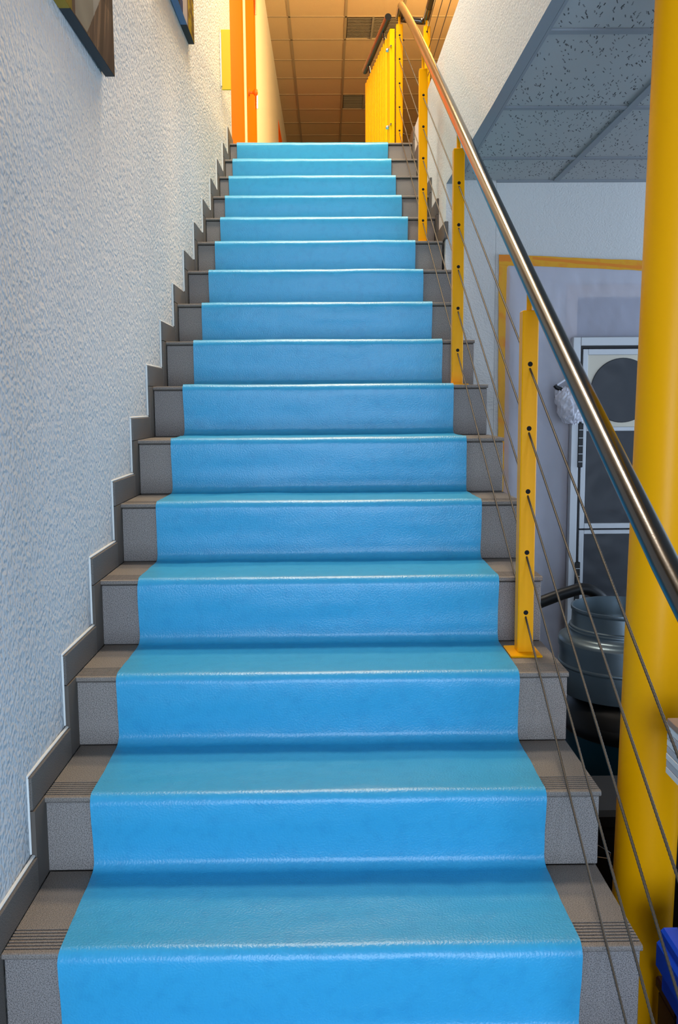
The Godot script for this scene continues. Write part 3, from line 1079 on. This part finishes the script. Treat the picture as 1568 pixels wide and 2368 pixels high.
func make_ceiling_things() -> void:
	for v in [[-8.06 - 0.612, "square ceiling vent in the upper ceiling, nearest one"], [-8.06 - 0.612 * 5, "ceiling vent far back in the dim corridor ceiling"]]:
		var z1: float = v[0]
		var vn := thing("ceiling_vent", v[1], "vent", Vector3(0.843, TOP, z1), "upper ceiling vents")
		obj("back_plate", bx(Vector3(0.014, 0.012, -0.600), Vector3(0.589, 0.016, -0.012)), M.vent_back, vn)
		for i in 15:
			var z := -0.03 - i * 0.0385
			var st := begin()
			box(st, Vector3(0.02, -0.001, -0.010), Vector3(0.583, 0.003, 0.010), 0.0005, Transform3D(Basis(Vector3.RIGHT, 0.35), Vector3(0, 0.004, z)))
			obj("slat", st, M.vent_slat, vn)
		obj("divider", bx(Vector3(0.285, -0.003, -0.60), Vector3(0.305, 0.004, -0.012)), M.vent_slat, vn)
	# lamps of the upper floor: flat panels on the ceiling over landing and flight
	var lamps := [[Vector3(0.85, TOP - 0.03, -3.75), 10.5, "flat warm ceiling light over the top steps", Color(1.0, 0.89, 0.70)], [Vector3(0.40, TOP - 0.03, -2.3), 11.0, "flat white ceiling light over the stairwell", Color(1.0, 0.96, 0.90)]]
	for l in lamps:
		var o := thing("ceiling_light", l[2], "lamp", l[0])
		var st := begin()
		box(st, Vector3(-0.32, -0.02, -0.32), Vector3(0.32, 0.03, -0.29), 0.003)
		box(st, Vector3(-0.32, -0.02, 0.29), Vector3(0.32, 0.03, 0.32), 0.003)
		box(st, Vector3(-0.32, -0.02, -0.29), Vector3(-0.29, 0.03, 0.29), 0.003)
		box(st, Vector3(0.29, -0.02, -0.29), Vector3(0.32, 0.03, 0.29), 0.003)
		obj("lamp_frame", st, M.white, o)
		var m := mat(Color(0.9, 0.85, 0.75), 0.6)
		m.emission_enabled = true
		m.emission = Color(1.0, 0.80, 0.52)
		m.emission_energy_multiplier = 1.5
		obj("lamp_diffuser", bx(Vector3(-0.29, -0.004, -0.29), Vector3(0.29, 0.028, 0.29)), m, o)
		area("lamp_glow", l[0] + Vector3(0, -0.03, 0), l[0] + Vector3(0, -2.0, 0), Vector2(0.56, 0.56), l[3], l[1])
	# a globe lamp on the far side of the landing throws its light up to the corridor ceiling
	var gl := thing("globe_lamp", "warm globe lamp on a stem standing beside the corridor", "lamp", Vector3(2.35, LAND, -6.6))
	var sb := begin()
	lathe(sb, Vector3.ZERO, [[0.0, 0.0], [0.14, 0.0], [0.14, 0.02, 1], [0.012, 0.03], [0.012, 1.60], [0.03, 1.61], [0.03, 1.63]], 24)
	obj("lamp_stem", sb, M.chrome, gl)
	sb = begin()
	lathe(sb, Vector3(0, 1.74, 0), [[0.02, -0.118], [0.06, -0.104], [0.104, -0.06], [0.12, 0.0], [0.104, 0.06], [0.06, 0.104], [0.0, 0.12]], 24)
	var gm := mat(Color(0.9, 0.8, 0.65), 0.6)
	gm.emission_enabled = true
	gm.emission = Color(1.0, 0.80, 0.50)
	gm.emission_energy_multiplier = 2.0
	obj("lamp_globe", sb, gm, gl)
	var ol := OmniLight3D.new()
	ol.name = "globe_light"
	ol.light_color = Color(1.0, 0.80, 0.50)
	ol.light_energy = 11.0
	ol.light_size = 0.1
	ol.omni_range = 20.0
	ol.omni_attenuation = 2.0
	ol.shadow_enabled = true
	ol.position = Vector3(2.35, LAND + 1.74, -6.6)
	add_child(ol)

# ------------------------------------------------------------------ hall
func make_hall() -> void:
	# round steel column
	var co := thing("steel_column", "thick round yellow column rising past the right side of the stairs", "column", Vector3(1.352 + 0.017 * FLOOR, FLOOR, -0.45))
	var st := begin()
	var h := SOFFIT - FLOOR + 0.001
	lathe(st, Vector3.ZERO, [[0.0695, 0.012], [0.0695, h * 0.5], [0.0695, h]], 48, 1, Basis(Vector3(1, 0, 0), Vector3(0.017, 1, 0), Vector3(0, 0, 1)))
	obj("shaft", st, M.yellow, co)
	obj("base_plate", bx(Vector3(-0.11, 0, -0.11), Vector3(0.11, 0.012, 0.11), 0.002), M.yellow, co)
	# yellow tape round the taped-off doorway
	var tz := BACK + 0.006
	var tp := thing("masking_tape", "yellow masking tape holding plastic film over the doorway", "tape", Vector3(1.4347, 0, tz))
	st = begin()
	strip(st, Vector3(0.0, 1.70, 0), Vector3(0.010, 0.50, 0), Vector3(0.0525, 0, 0), 22, 0.0022, 1)
	obj("upright_strip", st, M.tape, tp)
	st = begin()
	strip(st, Vector3(0.010, 0.502, 0.0003), Vector3(0.028, FLOOR, 0.0003), Vector3(0.0525, 0, 0), 18, 0.0022, 2)
	obj("upright_strip", st, M.tape, tp)
	st = begin()
	strip(st, Vector3(0.0, 1.70, 0.0025), Vector3(1.35, 1.640, 0.0025), Vector3(0, -0.047, 0), 40, 0.003, 3)
	obj("top_strip", st, M.tape, tp)
	st = begin()
	strip(st, Vector3(0.16, 1.690, 0.0036), Vector3(0.70, 1.641, 0.0036), Vector3(0, -0.014, 0), 20, 0.002, 4)
	obj("fold", st, M.tape_fold, tp)
	st = begin()
	strip(st, Vector3(0.70, 1.641, 0.0036), Vector3(1.33, 1.632, 0.0036), Vector3(0, -0.013, 0), 20, 0.002, 6)
	obj("fold", st, M.tape_fold, tp)
	st = begin()
	strip(st, Vector3(0.0, 1.699, 0.0036), Vector3(0.060, 1.697, 0.0036), Vector3(0, -0.030, 0), 6, 0.002, 5)
	obj("fold", st, M.tape_fold, tp)
	# plastic film with creases
	var n1 := noise(301, 1.0, 3)
	var n2 := noise(302, 1.0, 2)
	st = begin()
	var nx := 90
	var ny := 110
	var y1 := 1.675
	for sidez in [0.0, -0.0008]:
		var g := []
		for j in ny + 1:
			var row := PackedVector3Array()
			var v := float(j) / ny
			for i in nx + 1:
				var uu := float(i) / nx
				var x := lerpf(1.462, 2.76, uu)
				var y := lerpf(y1 - 0.046 * (x - 1.46), -0.50, v)
				var free := clampf(minf(uu * 1.28 / 0.05, v * 2.1 / 0.10), 0.0, 1.0)
				var w := 0.008 * n1.get_noise_2d(x * 5.0 + y * 1.2, y * 0.9) + 0.0035 * n2.get_noise_2d(x * 14.0 - y * 3.0, y * 2.0 + x * 3.0)
				w += 0.0018 * n1.get_noise_2d((x + y) * 16.0, (x - y) * 5.0)
				row.append(Vector3(x, y, BACK + 0.004 + sidez + (w + 0.022) * free))
			g.append(row)
		for j in ny:
			for i in nx:
				# the dust door is cut into the film
				var cx := lerpf(1.462, 2.76, (i + 0.5) / nx)
				var cy := lerpf(y1, -0.50, (j + 0.5) / ny)
				if cx > 1.80 and cy < 1.29:
					continue
				quad(st, g[j][i], g[j][i + 1], g[j + 1][i + 1], g[j + 1][i], Vector3(0, 0, 1.0 if sidez == 0.0 else -1.0), 1 if sidez == 0.0 else 2)
	var fo := obj("plastic_film", st, M.film)
	tag(fo, "creased translucent plastic film taped up behind the railing", "plastic sheet")
	# framed dust door behind the film
	var dz := BACK + 0.070
	var dd := thing("dust_door", "aluminium framed door with grey panels and a dark round patch", "door", Vector3(1.778, FLOOR, dz))
	var X0 := 0.0
	var X1 := 0.95
	obj("frame_upright", bx(Vector3(X0, 0.0, -0.02), Vector3(X0 + 0.036, 1.835, 0.02), 0.002), M.alu, dd)
	obj("frame_upright", bx(Vector3(X1 - 0.04, 0.0, -0.02), Vector3(X1, 1.835, 0.02), 0.002), M.alu, dd)
	obj("frame_top", bx(Vector3(X0 + 0.037, 1.795, -0.02), Vector3(X1 - 0.041, 1.835, 0.02), 0.002), M.alu, dd)
	obj("seal", bx(Vector3(X0 + 0.036, 0.0, -0.012), Vector3(X0 + 0.047, 1.784, 0.012)), M.black, dd)
	obj("seal", bx(Vector3(X0 + 0.036, 1.784, -0.012), Vector3(X1 - 0.041, 1.795, 0.012)), M.black, dd)
	# door leaf: rails round three fabric panels
	var a := X0 + 0.049
	var b := X1 - 0.05
	var lv := [[1.39, 1.78], [0.945, 1.39], [0.36, 0.925]]
	st = begin()
	box(st, Vector3(a, 0.02, -0.016), Vector3(a + 0.024, 0.915, 0.016), 0.002)
	box(st, Vector3(b - 0.03, 0.02, -0.016), Vector3(b, 0.915, 0.016), 0.002)
	box(st, Vector3(a + 0.024, 0.895, -0.016), Vector3(b - 0.03, 0.915, 0.016), 0.002)
	box(st, Vector3(a + 0.024, 0.02, -0.016), Vector3(b - 0.03, 0.05, 0.016), 0.002)
	obj("leaf_frame", st, M.alu, dd)
	st = begin()
	box(st, Vector3(a, 0.922, -0.016), Vector3(a + 0.024, 1.78, 0.016), 0.002)
	box(st, Vector3(b - 0.03, 0.922, -0.016), Vector3(b, 1.78, 0.016), 0.002)
	box(st, Vector3(a + 0.024, 0.922, -0.016), Vector3(b - 0.03, 0.948, 0.016), 0.002)
	box(st, Vector3(a + 0.024, 1.392, -0.016), Vector3(b - 0.03, 1.412, 0.016), 0.002)
	box(st, Vector3(a + 0.024, 1.752, -0.016), Vector3(b - 0.03, 1.78, 0.016), 0.002)
	obj("leaf_frame", st, M.alu, dd)
	obj("panel", bx(Vector3(a + 0.024, 1.412, -0.006), Vector3(b - 0.03, 1.752, 0.006)), M.cream, dd)
	obj("panel", bx(Vector3(a + 0.024, 0.948, -0.006), Vector3(b - 0.03, 1.392, 0.006)), M.sheet_grey, dd)
	obj("panel", bx(Vector3(a + 0.024, 0.05, -0.006), Vector3(b - 0.03, 0.895, 0.006)), M.sheet_grey, dd)
	st = begin()
	lathe(st, Vector3(0.243, 1.585, 0.0065), [[0.0, 0.004], [0.150, 0.004, 1], [0.153, 0.002], [0.153, 0.0]], 56, 1, Basis(Vector3(1, 0, 0), Vector3(0, 0, 1), Vector3(0, -1, 0)))
	obj("round_patch", st, M.sheet_grey, dd)
	for y in [1.22, 0.55]:
		st = begin()
		box(st, Vector3(X0 + 0.032, y, 0.012), Vector3(X0 + 0.056, y + 0.21, 0.028), 0.002)
		var o := obj("hinge", st, M.black, dd)
		for i in 5:
			st = begin()
			box(st, Vector3(X0 + 0.034, y + 0.025 + i * 0.038, 0.0285), Vector3(X0 + 0.054, y + 0.028 + i * 0.038, 0.0295))
			obj("knuckle_gap", st, M.alu, o)
	# crumpled bag hanging from the film
	var bg := thing("plastic_bag", "small crumpled white plastic bag hanging beside the dust door", "bag", Vector3(1.735, 0.985, BACK + 0.165))
	st = begin()
	var nb := noise(305, 1.0, 3)
	var nb2 := noise(306, 1.0, 2)
	var gr := []
	for j in 29:
		var row := PackedVector3Array()
		var th := PI * j / 28.0
		for i in 41:
			var ph := TAU * (i % 40) / 40.0
			var d := Vector3(sin(th) * cos(ph), cos(th), sin(th) * sin(ph))
			var rr := 1.0 + 0.30 * absf(nb.get_noise_3d(d.x * 1.7, d.y * 1.7, d.z * 1.7)) + 0.16 * absf(nb2.get_noise_3d(d.x * 4.5 + d.y * 2.0, d.y * 3.0, d.z * 4.5))
			row.append(Vector3(d.x * 0.062 + (0.02 - 0.035 * clampf(d.y, 0.0, 1.0)), d.y * 0.078, d.z * 0.05) * rr)
		gr.append(row)
	for j in 28:
		for i in 40:
			var mid: Vector3 = gr[j][i] + gr[j + 1][i + 1]
			quad(st, gr[j][i], gr[j][i + 1], gr[j + 1][i + 1], gr[j + 1][i], mid)
	obj("pouch", st, M.bag, bg)
	st = begin()
	tube(st, PackedVector3Array([Vector3(-0.02, 0.07, 0.01), Vector3(-0.055, 0.085, 0.012), Vector3(-0.062, 0.095, 0.012)]), 0.010, 10)
	obj("knot", st, M.black, bg)
	st = begin()
	tube(st, PackedVector3Array([Vector3(-0.06, 0.09, 0.01), Vector3(0.0, 0.13, 0.005), Vector3(0.06, 0.17, -0.05), Vector3(0.075, 0.20, -0.079)]), 0.005, 8)
	obj("tail", st, M.bag, bg)
	# zinc duct collar standing on the machine
	var fz := -1.63
	var fx := 1.665
	var fb := -0.035
	var fa := thing("duct_fan", "round galvanised duct collar standing open on the machine", "duct", Vector3(fx, fb, fz))
	st = begin()
	lathe(st, Vector3.ZERO, [[0.15, 0.0], [0.212, 0.0, 1], [0.214, 0.006], [0.214, 0.095, 1], [0.218, 0.099], [0.218, 0.106], [0.214, 0.110, 1], [0.214, 0.165]], 64)
	obj("lower_drum", st, M.zinc, fa)
	st = begin()
	lathe(st, Vector3.ZERO, [[0.219, 0.166], [0.219, 0.186, 1], [0.216, 0.194], [0.206, 0.200], [0.196, 0.204, 1], [0.190, 0.206], [0.184, 0.212], [0.181, 0.222, 1], [0.184, 0.228], [0.181, 0.232]], 64)
	obj("shoulder", st, M.zinc, fa)
	st = begin()
	lathe(st, Vector3.ZERO, [[0.180, 0.232], [0.180, 0.238, 1], [0.1735, 0.241, 1], [0.172, 0.290, 1], [0.1755, 0.294], [0.176, 0.300], [0.1755, 0.306, 1], [0.169, 0.306, 1], [0.168, 0.24], [0.160, 0.20], [0.10, 0.19], [0.0, 0.19]], 64)
	obj("neck", st, M.zinc, fa)
	# the machine: black bonnet over a teal drum on an undercarriage
	var va := thing("industrial_vacuum", "black-topped teal industrial vacuum under the zinc duct collar", "vacuum", Vector3(1.70, FLOOR, -1.60))
	st = begin()
	lathe(st, Vector3(0, 0.20, 0), [[0.0, 0.0], [0.20, 0.0], [0.228, 0.015], [0.232, 0.04], [0.236, 0.15], [0.236, 0.165]], 56)
	obj("drum", st, M.teal, va)
	st = begin()
	lathe(st, Vector3(0, 0.365, 0), [[0.238, 0.0], [0.245, 0.01], [0.245, 0.035], [0.238, 0.05, 1], [0.225, 0.09], [0.19, 0.122], [0.12, 0.129], [0.0, 0.129]], 56)
	obj("bonnet", st, M.black, va)
	st = begin()
	box(st, Vector3(-0.25, 0.14, -0.03), Vector3(0.2, 0.199, 0.03), 0.006)
	box(st, Vector3(-0.03, 0.14, -0.22), Vector3(0.03, 0.198, 0.24), 0.006)
	box(st, Vector3(-0.27, 0.06, -0.05), Vector3(-0.20, 0.20, 0.28), 0.006)
	obj("undercarriage", st, M.dark_grey, va)
	for w in [Vector3(-0.235, 0.055, 0.25), Vector3(-0.235, 0.055, -0.02), Vector3(0.18, 0.055, 0.0), Vector3(0.0, 0.055, 0.21)]:
		st = begin()
		lathe(st, w - Vector3(0.016, 0, 0), [[0.0, 0.0], [0.045, 0.0], [0.054, 0.008], [0.054, 0.024], [0.045, 0.032], [0.0, 0.032]], 24, 1, Basis(Vector3(0, 1, 0), Vector3(1, 0, 0), Vector3(0, 0, -1)))
		obj("wheel", st, M.black_matt, va)
	for p in [[0.02, 0.33], [0.02, 0.24]]:
		st = begin()
		box(st, Vector3(0.0, p[1], 0.236), Vector3(0.02, p[1] + 0.045, 0.246), 0.002)
		tube(st, bend(PackedVector3Array([Vector3(-0.005, p[1] + 0.05, 0.246), Vector3(-0.005, p[1] - 0.02, 0.252), Vector3(0.026, p[1] - 0.02, 0.252), Vector3(0.026, p[1] + 0.05, 0.246)]), 0.004, 3), 0.0018, 6)
		obj("latch", st, M.chrome, va)
	# black hose end lying across, from behind the steps to the machine
	st = begin()
	tube(st, bend(PackedVector3Array([Vector3(1.24, 0.115, -2.02), Vector3(1.56, 0.225, -2.06), Vector3(1.66, 0.255, -2.06), Vector3(1.74, 0.20, -2.06), Vector3(1.80, -0.2, -2.05), Vector3(1.84, FLOOR + 0.03, -2.02)]), 0.09), 0.024, 18)
	tag(obj("vacuum_hose", st, M.black), "black hose curving up behind the zinc duct collar", "hose")
	# dark case under the stair side with wire clips
	var bc := thing("tool_case", "black tool case on the floor between stairs and column", "case", Vector3(1.33, FLOOR, -0.98))
	obj("body", bx(Vector3(0.0, 0.0, -0.20), Vector3(0.46, 0.30, 0.06), 0.012), M.black_matt, bc)
	obj("lid", bx(Vector3(-0.006, 0.302, -0.206), Vector3(0.466, 0.36, 0.066), 0.014), M.black_matt, bc)
	for q in [[-0.012, 0.24], [-0.012, 0.10]]:
		st = begin()
		var zz: float = 0.068
		tube(st, bend(PackedVector3Array([Vector3(0.01, q[1] + 0.03, zz), Vector3(0.05, q[1] + 0.028, zz + 0.012), Vector3(0.085, q[1] + 0.006, zz + 0.014), Vector3(0.085, q[1] - 0.012, zz + 0.014), Vector3(0.02, q[1] - 0.008, zz)]), 0.008, 4), 0.0013, 6)
		obj("wire_clip", st, M.chrome, bc)
	# right edge: blue crate on a dark red one, paper stack on a black cabinet
	var rb := thing("red_crate", "dark red crate under the blue crate at the lower right", "crate", Vector3(1.338, FLOOR, -0.255))
	st = begin()
	box(st, Vector3(0.0, 0.0, -0.055), Vector3(0.38, 0.235, 0.055), 0.008)
	obj("body", st, M.red, rb)
	obj("rim", bx(Vector3(-0.004, 0.236, -0.059), Vector3(0.384, 0.262, 0.059), 0.004), M.red, rb)
	var bb := thing("blue_crate", "bright blue plastic crate with overhanging rim at the right edge", "crate", Vector3(1.291, FLOOR + 0.018, -0.178))
	st = begin()
	extrude_x(st, PackedVector2Array([Vector2(0.03, -0.018), Vector2(0.50, -0.018), Vector2(0.53, 0.30), Vector2(0.02, 0.30)]), 0.03, 0.40)
	obj("body", st, M.blue, bb)
	st = begin()
	box(st, Vector3(0.004, 0.30, 0.0), Vector3(0.42, 0.345, 0.55), 0.004)
	box(st, Vector3(0.016, 0.278, 0.012), Vector3(0.41, 0.30, 0.54), 0.004)
	obj("rim", st, M.blue, bb)
	st = begin()
	box(st, Vector3(-0.008, 0.346, -0.012), Vector3(0.43, 0.415, 0.56), 0.010)
	box(st, Vector3(-0.002, 0.415, -0.004), Vector3(0.42, 0.440, 0.55), 0.006)
	obj("lid", st, M.blue, bb)
	obj("lid_edge", bx(Vector3(0.03, 0.440, 0.006), Vector3(0.40, 0.446, 0.53), 0.002), M.dark_grey, bb)
	var cb := thing("black_cabinet", "black cabinet behind the blue crate at the right edge", "cabinet", Vector3(1.46, FLOOR, -0.74))
	obj("body", bx(Vector3(0.0, 0.04, -0.14), Vector3(0.6, 0.48, 0.14), 0.008), M.black, cb)
	obj("plinth", bx(Vector3(0.02, 0.0, -0.12), Vector3(0.58, 0.04, 0.12)), M.black_matt, cb)
	obj("top", bx(Vector3(-0.006, 0.481, -0.146), Vector3(0.606, 0.50, 0.146), 0.004), M.black, cb)
	var tr := thing("trolley", "black trolley carrying the stack of boards", "trolley", Vector3(1.48, FLOOR, -0.05))
	for l in [Vector3(0.30, 0, -0.10), Vector3(0.30, 0, 0.40), Vector3(0.62, 0, -0.10), Vector3(0.62, 0, 0.40)]:
		obj("leg", bx(l + Vector3(0.0, 0.0, 0.0), l + Vector3(0.03, 0.755, 0.03), 0.003), M.black, tr)
	obj("shelf", bx(Vector3(-0.02, 0.756, -0.14), Vector3(0.68, 0.775, 0.46), 0.003), M.black, tr)
	for i in 8:
		var yb := FLOOR + 0.777 + i * 0.0145
		var dx := rng.randf_range(-0.0005, 0.0005)
		var lab: String = ["lowest pale board of the stack at the right edge", "second board from the bottom of the stack beside the column", "third board from the bottom of the stack beside the column", "fourth board from the bottom of the stack beside the column", "fourth board from the top of the stack beside the column", "third board from the top of the stack beside the column", "white board just under the brownish top board of the stack", "brownish top board of the stack at the right edge"][i]
		st = bx(Vector3(1.298 + dx, yb, -0.205 + dx), Vector3(1.90, yb + 0.0135, 0.50), 0.001)
		var o := obj("board", st, M.board_top if i == 7 else (M.paper if i % 2 == 0 else M.paper_edge))
		tag(o, lab, "board", "boards in the stack beside the column")

func strip(st: SurfaceTool, a: Vector3, b: Vector3, across: Vector3, n: int, th: float, seed_: int) -> void:
	# a length of tape with slightly uneven edges, th thick
	var ns := noise(400 + seed_, 1.0, 2)
	var pa := PackedVector3Array()
	var pb := PackedVector3Array()
	for i in n + 1:
		var t := float(i) / n
		var p := a.lerp(b, t)
		pa.append(p + across.normalized() * 0.002 * ns.get_noise_1d(t * 7.0))
		pb.append(p + across + across.normalized() * 0.003 * ns.get_noise_1d(t * 9.0 + 40.0))
	var f := Vector3(0, 0, th)
	for i in n:
		quad(st, pa[i] + f, pa[i + 1] + f, pb[i + 1] + f, pb[i] + f, Vector3.BACK)
		quad(st, pa[i], pa[i + 1], pa[i + 1] + f, pa[i] + f, -across)
		quad(st, pb[i], pb[i + 1], pb[i + 1] + f, pb[i] + f, across)

func _ready() -> void:
	rng.seed = 5
	make_world()
	make_materials()
	make_shell()
	make_stairs()
	make_runner()
	make_rails()
	make_hall()
	make_wall_things()
	make_ceiling_things()
